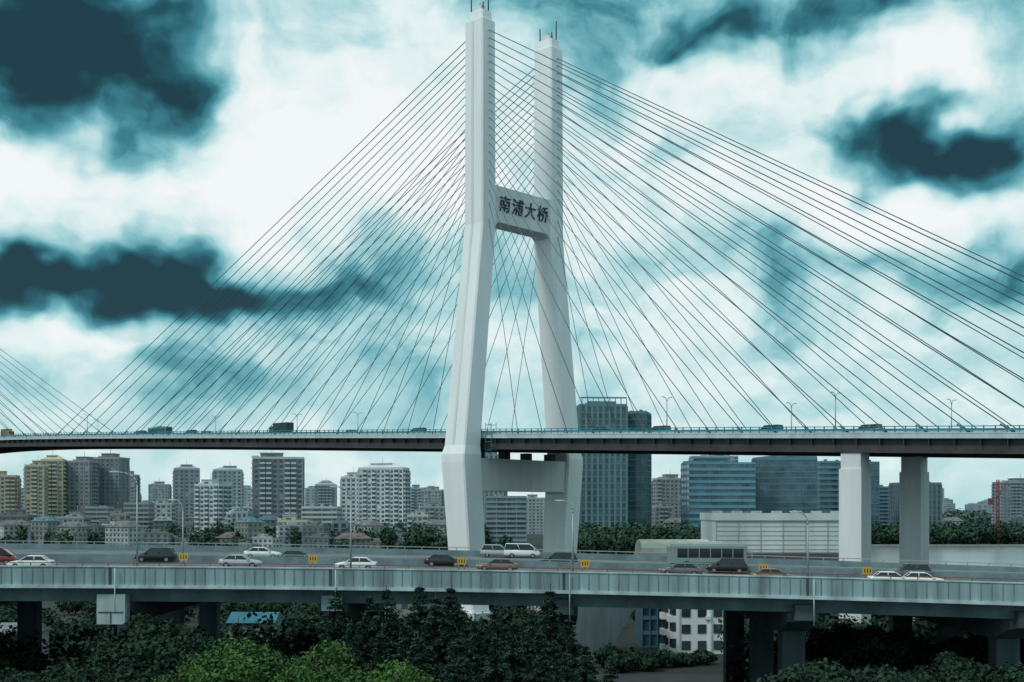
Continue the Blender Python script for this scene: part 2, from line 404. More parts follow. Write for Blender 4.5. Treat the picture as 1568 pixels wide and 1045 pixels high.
sy=mat('yellow_sign_paint',(0.62,0.36,0.04),0.5,var=0.08); sk=mat('sign_black',(0.03,0.03,0.03),0.5)
sg=MB(); sg.box(-.5,.5,-.06,.06,.55,1.35,sy); sg.tube((-.3,0,0),(-.3,0,.55),.05,galv); sg.tube((.3,0,0),(.3,0,.55),.05,galv)
for x in (-.28,.02,.3): sg.poly([(x-.07,-.065,.75),(x+.07,-.065,.75),(x+.05,-.065,1.15),(x-.05,-.065,1.15)],sk)
sgm=sg.mesh('traffic_sign')
def Ysolve(px,py):
    best=None
    for Y in np.arange(100,185,0.25):
        X=XY(px,Y)
        if Y<Yn(X)+3 or Y>Yn(X)+Wd(X)-2: continue
        e=abs((HY+(H-rz(X,Y))/Y*F)-py)
        if best is None or e<best[0]: best=(e,Y)
    return best[1] if best else 130
for px in (281,479,707,896,1169,1328):
    Y=115
    for _ in range(8): X=XY(px,Y); Y=Yn(X)+Wd(X)*0.38
    add('traffic_sign',sgm,(X,Y,rz(X,Y)),0)

# ------------------------------------------------------------- vehicles
glass=mat('vehicle_glass',(0.02,0.028,0.032),0.08,var=0.1); tyre=mat('tyre_rubber',(0.02,0.02,0.02),0.9)
hub=mat('wheel_rim',(0.35,0.35,0.36),0.4,metal=0.6); redl=mat('tail_light',(0.4,0.02,0.02),0.3); whl=mat('head_light',(0.8,0.8,0.78),0.2)
def paint(n,c): return mat('car_paint_'+n,c,0.25,var=0.04,spec=0.6)
def wheels(m,xs,r,wd,y):
    for x in xs:
        for s in (-1,1):
            m.tube((x,s*(y-wd),r),(x,s*y,r),r,tyre,n=14); m.tube((x,s*y,r),(x,s*(y+.015),r),r*.58,hub,n=10)
def car_mesh(pm,kind='sedan'):
    m=MB()
    if kind=='sedan': st=[(-2.3,.5,.78,.70),(-2.2,.33,.95,.82),(-1.7,.28,1.0,.88),(-.9,.26,.98,.9),(.9,.26,.97,.9),(1.5,.27,.9,.88),(2.1,.3,.78,.82),(2.32,.42,.62,.66)]; gb=(-1.85,1.15,.8); gt=(-1.15,.3,.62); zt=1.45
    elif kind=='suv': st=[(-2.3,.5,.95,.78),(-2.22,.38,1.1,.86),(-1.5,.32,1.12,.92),(.9,.32,1.1,.92),(1.6,.33,1.02,.9),(2.15,.36,.88,.85),(2.33,.5,.7,.7)]; gb=(-2.15,1.2,.84); gt=(-1.85,.35,.68); zt=1.72
    else: st=[(-2.45,.45,1.1,.8),(-2.4,.33,1.18,.88),(1.3,.3,1.18,.9),(2.1,.33,1.0,.86),(2.4,.45,.7,.72)]; gb=(-2.38,1.9,.86); gt=(-2.25,.95,.76); zt=1.95
    R=[]
    for x,zb,ztp,wd in st:
        h=ztp-zb
        R.append([(x,-wd*.9,zb),(x,wd*.9,zb),(x,wd,zb+h*.3),(x,wd*.98,zb+h*.72),(x,wd*.84,ztp),(x,-wd*.84,ztp),(x,-wd*.98,zb+h*.72),(x,-wd,zb+h*.3)])
    m.loft(R,pm,True,True)
    zb=min(s[2] for s in st[1:-2])-.03
    b=[(gb[0],-gb[2],zb),(gb[1],-gb[2],zb),(gb[1],gb[2],zb),(gb[0],gb[2],zb)]
    t_=[(gt[0],-gt[2],zt-.05),(gt[1],-gt[2],zt-.05),(gt[1],gt[2],zt-.05),(gt[0],gt[2],zt-.05)]
    m.hexa(b+t_,glass)
    m.loft([[(gt[0]-.08,-gt[2]-.03,zt-.07),(gt[1]+.08,-gt[2]-.03,zt-.07),(gt[1]+.08,gt[2]+.03,zt-.07),(gt[0]-.08,gt[2]+.03,zt-.07)],[(gt[0]+.1,-gt[2]+.08,zt),(gt[1]-.1,-gt[2]+.08,zt),(gt[1]-.1,gt[2]-.08,zt),(gt[0]+.1,gt[2]-.08,zt)]],pm)
    for s in (-1,1):
        for f0 in (0.0,.48,1.0):
            x0=gb[0]+(gb[1]-gb[0])*f0; x1=gt[0]+(gt[1]-gt[0])*f0
            m.tube((x0,s*(gb[2]+.005),zb),(x1,s*(gt[2]+.01),zt-.05),.045,pm,n=4)
        m.box(gb[1]-.35,gb[1]-.15,s*.98-.08,s*.98+.08,zb+.02,zb+.16,pm)
    wheels(m,(-1.4,1.42),.33,.2,.9)
    for s in (-1,1):
        m.box(2.2,2.3,s*.62-.14,s*.62+.14,.6,.72,whl); m.box(-2.31,-2.2,s*.62-.16,s*.62+.16,.68,.84,redl)
    return m.mesh('car')
def bus_mesh(pm,Ln=10.5,roof=None):
    m=MB(); h=Ln/2
    def rg(x,k=1.0): w_=1.25*k; return [(x,-w_,.35),(x,w_,.35),(x,w_,2.7),(x,w_*.9,3.0*k+.0),(x,-w_*.9,3.0*k),(x,-w_,2.7)]
    m.loft([rg(-h,.97),rg(-h+.2),rg(h-.3),rg(h,.97)],pm)
    for s in (-1,1):
        x=-h+.4
        while x<h-1.2:
            m.box(x,x+1.2,s*1.255-.012,s*1.255+.012,1.35,2.45,glass); x+=1.32
        m.box(-h+.3,h-.3,s*1.262-.01,s*1.262+.01,.55,.8,mat('bus_stripe',(0.05,.10,.09),.4))
    m.box(h+.0,h+.03,-1.05,1.05,1.2,2.6,glass); m.box(-h-.03,-h,-.95,.95,1.6,2.5,glass)
    m.box(-1.8,1.2,-.8,.8,3.0,3.25,roof or pm); m.box(2.2,3.4,-.6,.6,3.0,3.18,roof or pm)
    wheels(m,(-h+2.4,h-2.3),.48,.3,1.27)
    return m.mesh('bus')
def truck_mesh(cabm_,boxm,Ln=9.0):
    m=MB(); h=Ln/2
    m.box(-h,h-2.3,-1.22,1.22,1.1,3.7,boxm); m.box(-h,h,-.5,.5,.6,1.08,dark)
    x=-h+.3
    while x<h-2.4:
        for s in (-1,1): m.box(x,x+.08,s*1.23-.02,s*1.23+.02,1.15,3.65,boxm)
        x+=.6
    m.loft([[(h-2.1,-1.15,.5),(h-2.1,1.15,.5),(h-2.1,1.15,2.9),(h-2.1,-1.15,2.9)],[(h-.5,-1.15,.5),(h-.5,1.15,.5),(h-.5,1.1,2.85),(h-.5,-1.1,2.85)],[(h,-1.12,.5),(h,1.12,.5),(h-.1,1.05,1.6),(h-.1,-1.05,1.6)]],cabm_)
    m.poly([(h-.46,-1.0,2.7),(h-.46,1.0,2.7),(h-.07,1.0,1.65),(h-.07,-1.0,1.65)][::-1],glass)
    for s in (-1,1): m.box(h-1.6,h-.7,s*1.15-.02,s*1.15+.02,1.7,2.5,glass)
    wheels(m,(-h+1.2,-h+2.5,h-1.2),.5,.3,1.2)
    return m.mesh('truck')
P={'white':paint('white',(.75,.76,.76)),'black':paint('black',(.02,.022,.025)),'silver':paint('silver',(.42,.44,.46)),'grey':paint('grey',(.12,.13,.14)),
   'red':paint('red',(.2,.03,.03)),'blue':paint('blue',(.03,.07,.13)),'yellow':paint('yellow',(.45,.27,.05)),'teal':paint('teal',(.03,.22,.25)),'tan':paint('tan',(.2,.13,.09))}
CM={}
def put_car(px,py,c,kind='sedan',rev=False,Y=None):
    k=(c,kind)
    if k not in CM: CM[k]=car_mesh(P[c],kind)
    Y=Y or Ysolve(px,py); X=XY(px,Y)
    zl=rz(X-1.5,Y); zr_=rz(X+1.5,Y)
    o=add('car' if kind!='van' else 'van',CM[k],(X,Y,rz(X,Y)+.01),0); sl_=math.atan2(zr_-zl,3)
    yaw=math.atan(-0.0032*X-0.04)
    o.rotation_euler=(0,-sl_,yaw) if not rev else (0,sl_,yaw+math.pi)
for a in ((48,872,'white','sedan',1),(-8,866,'red','van',0),(238,861,'black','suv',1),(368,870,'silver','sedan',0),(402,856,'white','sedan',0),(455,862,'black','sedan',0),
          (545,874,'white','sedan',1),(680,868,'black','sedan',0),(762,876,'tan','sedan',1),(800,853,'white','van',0),(762,850,'silver','suv',0),(855,868,'black','suv',1),
          (1042,883,'grey','sedan',1),(1112,878,'black','suv',1),(1185,893,'tan','sedan',0),(1365,898,'white','sedan',0),(1392,887,'grey','suv',1),(1412,899,'white','sedan',0)):
    put_car(*a)
bw=bus_mesh(mat('bus_paint_grey',(0.22,0.28,0.27),.35,var=.1),9.4,mat('bus_roof',(.5,.55,.55),.5))
Y=Ysolve(1082,871); X=XY(1082,Y); o=add('bus',bw,(X,Y,rz(X,Y)),math.pi-0.12)
def on_bridge(name,me,px,o_,rev=0):
    t=t_at(px,o_); add(name,me,B(t,o_,zd(t)+.07),-A+(math.pi if rev else 0))
tk=truck_mesh(P['teal'],mat('container_paint',(.03,.07,.07),.6,var=.2)); on_bridge('truck',tk,430,-11,1)
tk2=truck_mesh(P['yellow'],mat('container_paint_orange',(.35,.18,.06),.6,var=.2),7); on_bridge('truck',tk2,12,-11,0)
bt=bus_mesh(P['teal'],11); on_bridge('bus',bt,245,-11,1)
for px,c,k in ((215,'teal','van'),(292,'teal','van'),(318,'white','suv'),(640,'teal','van'),(925,'teal','van'),(1180,'teal','van'),(1330,'white','van'),(540,'white','suv'),(1010,'grey','van')):
    if (c,k) not in CM: CM[(c,k)]=car_mesh(P[c],k)
    on_bridge('van',CM[(c,k)],px,-11.0,random.random()<.5)

# ------------------------------------------------------------- buildings
def facade(m,w_,d_,z0,z1,fh,bay,style,M_):
    wall,win,trim=M_
    sides=[((0,-d_/2),(1,0),(0,-1),w_),((w_/2,0),(0,1),(1,0),d_),((-w_/2,0),(0,1),(-1,0),d_),((0,d_/2),(1,0),(0,1),w_)]
    nf=max(1,int((z1-z0)/fh)); fh=(z1-z0)/nf
    for c,u,n,ln in sides[:3]:
        nb=max(1,int(ln/bay)); bw_=ln/nb
        def at(a,off): return (c[0]+u[0]*a+n[0]*off,c[1]+u[1]*a+n[1]*off,0)
        if style=='glass':
            for k in range(nf+1): m.obox(at(0,.12),u,ln/2+.1,n,.12,z0+k*fh-.45,z0+k*fh+.3,trim)
            for j in range(nb+1): m.obox(at(-ln/2+j*bw_,.2),u,.12,n,.2,z0,z1,wall)
        elif style=='band':
            for k in range(nf): m.obox(at(0,.25),u,ln/2+.25,n,.25,z0+k*fh,z0+k*fh+fh*.45,trim)
            for j in range(0,nb+1,2): m.obox(at(-ln/2+j*bw_,.1),u,.15,n,.1,z0,z1,wall)
        elif style=='grid':
            for k in range(nf+1): m.obox(at(0,.15),u,ln/2+.1,n,.15,z0+k*fh-.35,z0+k*fh+.35,trim)
            for j in range(nb+1): m.obox(at(-ln/2+j*bw_,.25),u,bw_*.2,n,.25,z0,z1,trim)
        else:
            pat=[random.choice('wbw') for _ in range(nb)]; pat=[pat[min(j,nb-1-j)] for j in range(nb)]
            for j in range(nb):
                a=-ln/2+(j+.5)*bw_
                if pat[j]=='b' : m.obox(at(a,.5),u,bw_*.40,n,.45,z0+1,z1-.5,win)
                for k in range(nf):
                    zz=z0+k*fh
                    if pat[j]=='w':
                        if random.random()<.96: m.obox(at(a,.06),u,bw_*.27,n,.08,zz+fh*.28,zz+fh*.82,win)
                        if random.random()<.35: m.obox(at(a+bw_*.36,.3),u,.45,n,.3,zz+.4,zz+1.0,trim)
                    else:
                        m.obox(at(a,.75),u,bw_*.43,n,.72,zz-.12,zz+fh*.36,trim)
            for j in range(nb+1): 
                if j%2==0: m.obox(at(-ln/2+j*bw_,.15),u,.2,n,.18,z0,z1,wall)
def building(name,px0,px1,pyt,Y,d=18,yaw=0,style='apt',wall=(.5,.5,.5),win=(.05,.07,.08),trim=None,fh=3.2,bay=3.6,step=0,top='hut',crown=None):
    trim=trim or tuple(min(.8,c*1.25) for c in wall)
    key=name+str(len(bpy.data.materials))
    rw=.12 if style in('glass','band','grid') else .3
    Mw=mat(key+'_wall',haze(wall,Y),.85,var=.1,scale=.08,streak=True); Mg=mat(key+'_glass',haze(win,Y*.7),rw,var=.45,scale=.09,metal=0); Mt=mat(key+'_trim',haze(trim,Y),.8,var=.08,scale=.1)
    ya=math.radians(yaw); wp_=(px1-px0)/F*Y; w_=max(6,(wp_-d*abs(math.sin(ya)))/math.cos(ya))
    h=ZY(pyt,Y); X=XY((px0+px1)/2,Y); m=MB()
    body=Mg if style in('glass','band','grid') else Mw
    hm=h-(4 if top=='hut' else 0)
    m.box(-w_/2,w_/2,-d/2,d/2,0,hm,body)
    facade(m,w_,d,0,hm-.6,fh,bay,style,(Mw,Mg,Mt))
    for x0,x1,y0,y1 in ((-w_/2-.3,w_/2+.3,-d/2-.3,-d/2+.1),(-w_/2-.3,w_/2+.3,d/2-.1,d/2+.3),(-w_/2-.3,-w_/2+.1,-d/2+.1,d/2-.1),(w_/2-.1,w_/2+.3,-d/2+.1,d/2-.1)):
        m.box(x0,x1,y0,y1,hm-.5,hm+1.1,Mt)
    if top=='hut':
        q=random.uniform(-.15,.15)*w_
        m.box(q-w_*.22,q+w_*.22,-d*.3,d*.3,hm,h,Mw); m.box(q-w_*.24,q+w_*.24,-d*.33,d*.33,h,h+.5,Mt)
        m.box(q-w_*.4,q-w_*.27,-d*.2,d*.2,hm,hm+2.2,Mt); m.tube((q,0,h),(q,0,h+5),.2,Mt,n=4)
        m.box(q-w_*.1,q+w_*.08,-d*.3-.1,-d*.3,hm+1,hm+2.5,Mg)
    elif top=='frame':
        for x in np.arange(-w_/2+1,w_/2,4): m.box(x,x+.5,-d/2+.2,-d/2+.7,hm+1.1,hm+5,Mt)
        m.box(-w_/2,w_/2,-d/2,-d/2+1,hm+5,hm+6,Mt)
        m.box(-w_*.3,w_*.3,-d*.3,d*.3,hm,hm+3.5,Mw)
    elif top=='slant':
        m.loft([[(-w_/2,-d/2,hm+1.1),(w_/2,-d/2,hm+1.1),(w_/2,d/2,hm+1.1),(-w_/2,d/2,hm+1.1)],[(-w_/2,-d/4,hm+1.2),(w_/2,-d/4,hm+7),(w_/2,d/4,hm+7),(-w_/2,d/4,hm+1.2)]],Mg)
    else:
        for k in range(3):
            q=random.uniform(-.35,.3)*w_; m.box(q,q+w_*.08,-d*.2,d*.1,hm,hm+random.uniform(1.5,3),Mw)
    if crown:
        m.loft([[(-w_/2,-d/2,hm+1.1),(w_/2,-d/2,hm+1.1),(w_/2,d/2,hm+1.1),(-w_/2,d/2,hm+1.1)],[(-w_*.15,-1,hm+crown),(w_*.15,-1,hm+crown),(w_*.15,1,hm+crown),(-w_*.15,1,hm+crown)]],Mt)
    return m.obj(name,(X,Y+d/2,0),ya)
AB='apartment_tower'
building(AB,-30,22,722,980,18,12,wall=(.50,.38,.22),trim=(.6,.48,.3))
building(AB,33,66,706,960,18,10,wall=(.52,.41,.24),trim=(.62,.52,.34)); building(AB,58,95,698,990,18,10,wall=(.55,.43,.24),trim=(.65,.53,.33),crown=5)
building(AB,98,142,700,1000,18,-8,wall=(.23,.2,.2),trim=(.32,.29,.29)); building(AB,140,188,695,1020,20,-8,wall=(.17,.15,.155),trim=(.27,.25,.25))
building(AB,186,206,722,1150,15,0,wall=(.25,.25,.26)); building(AB,226,257,738,1500,18,5,wall=(.3,.3,.31))
building(AB,259,304,712,1050,20,14,wall=(.3,.29,.3),trim=(.42,.42,.42),crown=4); building(AB,297,346,735,900,18,-16,wall=(.62,.64,.64),trim=(.7,.72,.72))
building(AB,322,369,714,1080,18,10,wall=(.4,.41,.42),trim=(.5,.51,.52),crown=4)
building(AB,384,463,694,930,20,7,wall=(.2,.18,.19),trim=(.6,.6,.6),win=(.03,.04,.045),fh=3.7,bay=4.4)
building(AB,480,514,738,1300,20,5,wall=(.28,.28,.3),crown=6)
building(AB,522,560,724,950,18,-12,wall=(.62,.64,.64),trim=(.7,.72,.72)); building(AB,548,624,710,900,18,-10,wall=(.68,.69,.69),trim=(.75,.76,.76),fh=3.3,bay=3.4,crown=5)
building(AB,622,650,743,1350,18,5,wall=(.3,.33,.36)); building(AB,645,678,746,1300,18,-5,wall=(.33,.32,.31))
building('office_building',735,776,690,1050,22,-8,'grid',wall=(.2,.25,.27),win=(.03,.06,.08),trim=(.2,.25,.27)); building('office_building',745,806,762,880,18,0,'band',wall=(.3,.33,.34),trim=(.2,.25,.27),top='')
building('office_building',803,838,758,1300,18,0,wall=(.4,.38,.36))
building('office_building',884,960,621,860,30,4,'grid',wall=(.10,.18,.2),win=(.006,.03,.042),trim=(.06,.15,.175),fh=4.4,bay=4,top='frame')
building('office_building',950,1003,632,880,28,-14,'glass',wall=(.04,.11,.14),win=(.008,.05,.068),trim=(.05,.14,.17),fh=4.2,bay=3.6,top='')
building(AB,1003,1052,727,1050,20,6,wall=(.3,.26,.24),trim=(.4,.37,.35))
building('glass_office_building',1050,1157,702,900,26,5,'band',wall=(.05,.17,.22),win=(.008,.06,.095),trim=(.06,.25,.33),fh=4.4,bay=3.8)
building('glass_office_building',1155,1258,703,930,28,-9,'glass',wall=(.04,.15,.2),win=(.005,.045,.08),trim=(.03,.13,.18),fh=4.4,bay=3.8,top='slant')
building('glass_office_building',1256,1300,708,1000,24,-5,'band',wall=(.06,.12,.17),win=(.01,.05,.085),trim=(.04,.18,.25),fh=4.4,top='')
building('glass_office_building',1298,1347,709,960,22,8,'glass',wall=(.04,.13,.18),win=(.006,.045,.08),trim=(.03,.12,.17),fh=4.4,top='')
building('glass_office_building',1346,1378,747,1050,20,0,'band',wall=(.08,.12,.15),win=(.02,.05,.08),trim=(.07,.18,.24),top='')
building('office_building',1374,1442,741,1000,22,4,'grid',wall=(.06,.1,.13),win=(.01,.035,.055),trim=(.07,.11,.14),fh=4.2,top='')
building(AB,1532,1600,733,1200,22,5,wall=(.25,.25,.26))
building('office_building',20,60,748,1250,18,0,'band',wall=(.2,.2,.2),trim=(.3,.3,.3)); building('office_building',1060,1130,694,1300,22,0,wall=(.3,.32,.34))
for px0,px1,py,Y,c,st in ((-20,40,782,850,(.14,.1,.1),'apt'),(190,228,772,900,(.22,.21,.21),'band'),(228,262,765,1000,(.45,.44,.42),'apt'),(372,388,770,1000,(.5,.5,.5),'apt'),(462,520,778,860,(.42,.42,.4),'band'),
    (425,470,790,840,(.5,.46,.34),'apt'),(505,532,800,820,(.14,.18,.2),'grid'),(622,655,782,880,(.5,.48,.44),'apt'),(640,680,770,1000,(.35,.34,.34),'apt'),(88,130,785,880,(.3,.28,.27),'apt'),(130,165,778,930,(.25,.24,.25),'band'),
    (1002,1030,770,1000,(.25,.26,.27),'apt'),(355,380,785,870,(.3,.33,.33),'grid'),(165,192,780,860,(.28,.2,.17),'apt'),(345,372,778,880,(.6,.62,.62),'apt')):
    building('apartment_block',px0,px1,py,Y,14,random.uniform(-10,10),st,wall=c,top='hut' if st=='apt' else '')
for i in range(60):
    Y=random.uniform(2000,3600); px=random.uniform(-60,1640)
    pyt=random.uniform(742,768) if px<1440 else random.uniform(765,772)
    wpx=random.uniform(12,26); g_=random.uniform(.22,.4)
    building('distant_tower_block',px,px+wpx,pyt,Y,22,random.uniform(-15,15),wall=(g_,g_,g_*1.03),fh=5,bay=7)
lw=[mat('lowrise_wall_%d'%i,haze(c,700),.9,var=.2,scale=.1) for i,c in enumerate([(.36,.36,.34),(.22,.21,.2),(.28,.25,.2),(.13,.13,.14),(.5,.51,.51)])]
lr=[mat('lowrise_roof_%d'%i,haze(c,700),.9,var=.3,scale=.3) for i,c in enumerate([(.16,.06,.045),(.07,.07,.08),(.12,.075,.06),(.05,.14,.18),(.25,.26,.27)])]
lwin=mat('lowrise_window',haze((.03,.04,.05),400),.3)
def lowmesh(w_,d,h,wi,ri,kind):
    m=MB(); W_=lw[wi]; R_=lr[ri]
    m.box(-w_/2,w_/2,-d/2,d/2,0,h,W_)
    nf=max(1,int(h/3.1)); nb=max(2,int(w_/3.2))
    for k in range(nf):
        for j in range(nb):
            x=-w_/2+(j+.5)*w_/nb; m.box(x-.85,x+.85,-d/2-.08,-d/2-.0,k*3.1+1,k*3.1+2.5,lwin)
        for y in np.arange(-d/2+2,d/2-1,3.2):
            for s in (-1,1): m.box(s*w_/2-.06,s*w_/2+.06,y-.6,y+.6,k*3.1+1,k*3.1+2.4,lwin)
        m.box(-w_/2-.1,w_/2+.1,-d/2-.25,-d/2-.08,k*3.1-.1,k*3.1+.15,W_)
    if kind=='gable':
        m.loft([[(-w_/2-.6,-d/2-.7,h),(-w_/2-.6,d/2+.7,h),(-w_/2-.6,0,h+d*.3)],[(w_/2+.6,-d/2-.7,h),(w_/2+.6,d/2+.7,h),(w_/2+.6,0,h+d*.3)]],R_)
        for x in (-w_*.25,w_*.2): m.box(x-.4,x+.4,-1.4,-.6,h+d*.15,h+d*.35,W_)
    elif kind=='hip':
        m.loft([[(-w_/2-.7,-d/2-.7,h),(w_/2+.7,-d/2-.7,h),(w_/2+.7,d/2+.7,h),(-w_/2-.7,d/2+.7,h)],[(-w_/2+d*.4,-.2,h+d*.32),(w_/2-d*.4,-.2,h+d*.32),(w_/2-d*.4,.2,h+d*.32),(-w_/2+d*.4,.2,h+d*.32)]],R_)
        for x in (-w_*.2,w_*.1): m.box(x-1,x+1,-d*.42,-d*.2,h+.3,h+2,W_)
    else:
        m.box(-w_/2-.2,w_/2+.2,-d/2-.2,-d/2+.15,h,h+1,W_); m.box(-w_*.2,w_*.1,-2,2,h,h+2.6,W_); m.box(w_*.2,w_*.3,-1,1,h,h+1.5,lr[4]); m.box(-w_/2+.2,w_/2-.2,-d/2+.3,d/2-.3,h,h+.2,R_)
    return m.mesh('low_rise_house')
LM=[lowmesh(random.uniform(9,24),random.uniform(9,13),random.choice([6.5,9.5,12.5,16,19]),random.choice([0,1,2,3,3,4,1]),random.choice([0,0,1,2,1,3,4]),random.choice(['gable','hip','hip','flat','flat'])) for _ in range(26)]
for i in range(210):
    Y=random.uniform(720,1250); px=random.uniform(-40,720)
    add('low_rise_house',random.choice(LM),(XY(px,Y),Y,0),random.uniform(-.9,.9))
for i in range(25):
    Y=random.uniform(980,1150); px=random.uniform(1000,1620); add('low_rise_house',random.choice(LM),(XY(px,Y),Y,0),random.uniform(-.4,.4))

wh=mat('warehouse_white',(.70,.74,.74),.7,var=.1,scale=.15,streak=True); wh2=mat('warehouse_trim',(.4,.45,.46),.7); 
m=MB(); Y=330; x0,x1=XY(1096,Y),XY(1300,Y); zt=ZY(786,Y)
m.box(x0,x1,Y,Y+26,0,zt-.8,wh)
for z in np.arange(1,zt-.5,1.25): m.box(x0-.12,x1+.12,Y-.12,Y-.0,z,z+.12,wh2)
for x in np.arange(x0,x1,6.1): m.box(x,x+.2,Y-.2,Y-.13,0,zt-.8,wh2)
m.box(x0-.3,x1+.3,Y-.5,Y-.25,zt-2.0,zt,wh); m.box(x0-.3,x0+.0-.02,Y-.25,Y+26,zt-2,zt,wh)
for x in np.arange(x0,x1-3,5.5): m.box(x,x+2.5,Y+4,Y+6.5,zt-.8,zt+.6,wh2)
m.box(x0,x1+3,Y-9,Y-.6,0,ZY(846,Y),mat('loading_dock',(.12,.11,.11),.9)); m.box(x0+8,x0+8.2,Y-9.1,Y-.6,0,ZY(843,Y),wh2)
m.obj('warehouse')
m=MB(); Y=300; x0,x1=XY(986,Y),XY(1095,Y); cr_=mat('shed_cream',(.72,.66,.55),.8,var=.12,streak=True)
pts=[(Y+13-9*math.cos(a),ZY(848,Y)+3.2*math.sin(a)) for a in np.linspace(0,math.pi,9)]
m.loft([[(x0,y,z) for y,z in pts]+[(x0,Y+22,0),(x0,Y+4,0)],[(x1,y,z) for y,z in pts]+[(x1,Y+22,0),(x1,Y+4,0)]],cr_)
for x in np.arange(x0+2,x1-2,3.2): m.box(x,x+1.8,Y+3.9,Y+3.98,ZY(858,Y)-1,ZY(858,Y)+.4,lwin)
m.obj('riverside_shed')
m=MB(); rd=mat('crane_red',(.2,.04,.045),.6); Y=900; X=XY(1528,Y); zt=ZY(735,Y)
for a,b in ((-1,-1),(1,-1),(1,1),(-1,1)): m.tube((a,b,0),(a*.7,b*.7,zt),.25,rd,n=4)
for k in range(10):
    z=k*zt/10; m.tube((-1,-1,z),(1,-1,z+zt/10),.15,rd,n=4); m.tube((1,1,z),(-1,1,z+zt/10),.15,rd,n=4)
m.tube((0,0,zt*.75),(8,0,zt*.98),.3,rd,n=4); m.tube((0,0,zt*.75),(-5,0,zt*.7),.4,rd,n=4); m.box(-7,-4,-1,1,zt*.62,zt*.72,rd); m.tube((0,0,zt),(8,0,zt*.98),.12,rd,n=4)
m.obj('harbour_crane',(X,Y,0))

def lowb(name,px0,px1,pyt,Y,d,wall,win,fh,bay,style='apt',yaw=0,trim=None):
    return building(name,px0,px1,pyt,Y,d,yaw,style,wall,win,trim,fh,bay,top='')
lowb('white_apartment_block',1030,1112,872,225,9,(.78,.79,.79),(.03,.04,.05),2.7,2.6,yaw=6,trim=(.8,.8,.8))
lowb('blue_glass_block',984,1029,872,236,9,(.05,.12,.17),(.02,.07,.11),2.6,1.5,'glass')
m=MB(); cm=mat('ramp_concrete',(.10,.14,.155),.85,var=.25,scale=.3,streak=True); Y=215
m.loft([[(XY(872,Y),Y,0),(XY(872,Y),Y,12),(XY(985,Y),Y,12),(XY(960,Y),Y,7),(XY(925,Y),Y,0)],[(XY(872,Y),Y+14,0),(XY(872,Y),Y+14,12),(XY(985,Y),Y+14,12),(XY(960,Y),Y+14,7),(XY(925,Y),Y+14,0)]],cm)
m.box(XY(872,Y),XY(985,Y),Y-.3,Y-.02,11,12.6,vconc); m.obj('concrete_ramp')
def shed(px0,px1,pyt,Y,c,name='blue_roof_shed'):
    m=MB(); x0,x1=XY(px0,Y),XY(px1,Y); z=ZY(pyt,Y); wl=mat('shed_wall_%s'%name,(.25,.27,.27),.85,var=.15); rm=mat('shed_roof_%s'%name,c,.5,var=.15)
    m.box(x0,x1,Y,Y+8,0,z-1,wl); m.loft([[(x0-.4,Y-.5,z-1),(x0-.4,Y+8.5,z-1),(x0-.4,Y+4,z+.5)],[(x1+.4,Y-.5,z-1),(x1+.4,Y+8.5,z-1),(x1+.4,Y+4,z+.5)]],rm)
    for x in np.arange(x0+.8,x1-1.5,2.4): m.box(x,x+1.3,Y-.05,Y,z-2.8,z-1.7,lwin)
    m.obj(name)
shed(350,418,945,205,(.015,.15,.21)); shed(520,645,912,250,(.6,.63,.63),'white_roof_shed')
shed(-10,45,962,190,(.2,.2,.2),'grey_roof_shed')
m=MB(); Y=205; X=XY(1154,Y); m.tube((X,Y,0),(X,Y,10.5),.45,vlip,n=10); m.box(X-.8,X+.8,Y-.6,Y+.6,10.5,11.2,vlip); m.box(X-.8,X+.8,Y-.8,Y+.8,0,.5,vlip); m.obj('white_column')
m=MB(); m.poly([(-150,176,.02),(150,168,.02),(150,196,.02),(-150,200,.02)],mat('street_asphalt',(.035,.036,.04),.85)); 
for x in range(-140,140,8): m.poly([(x,186,.03),(x+3,186,.03),(x+3,186.2,.03),(x,186.2,.03)],vwhite)
m.obj('street_road')

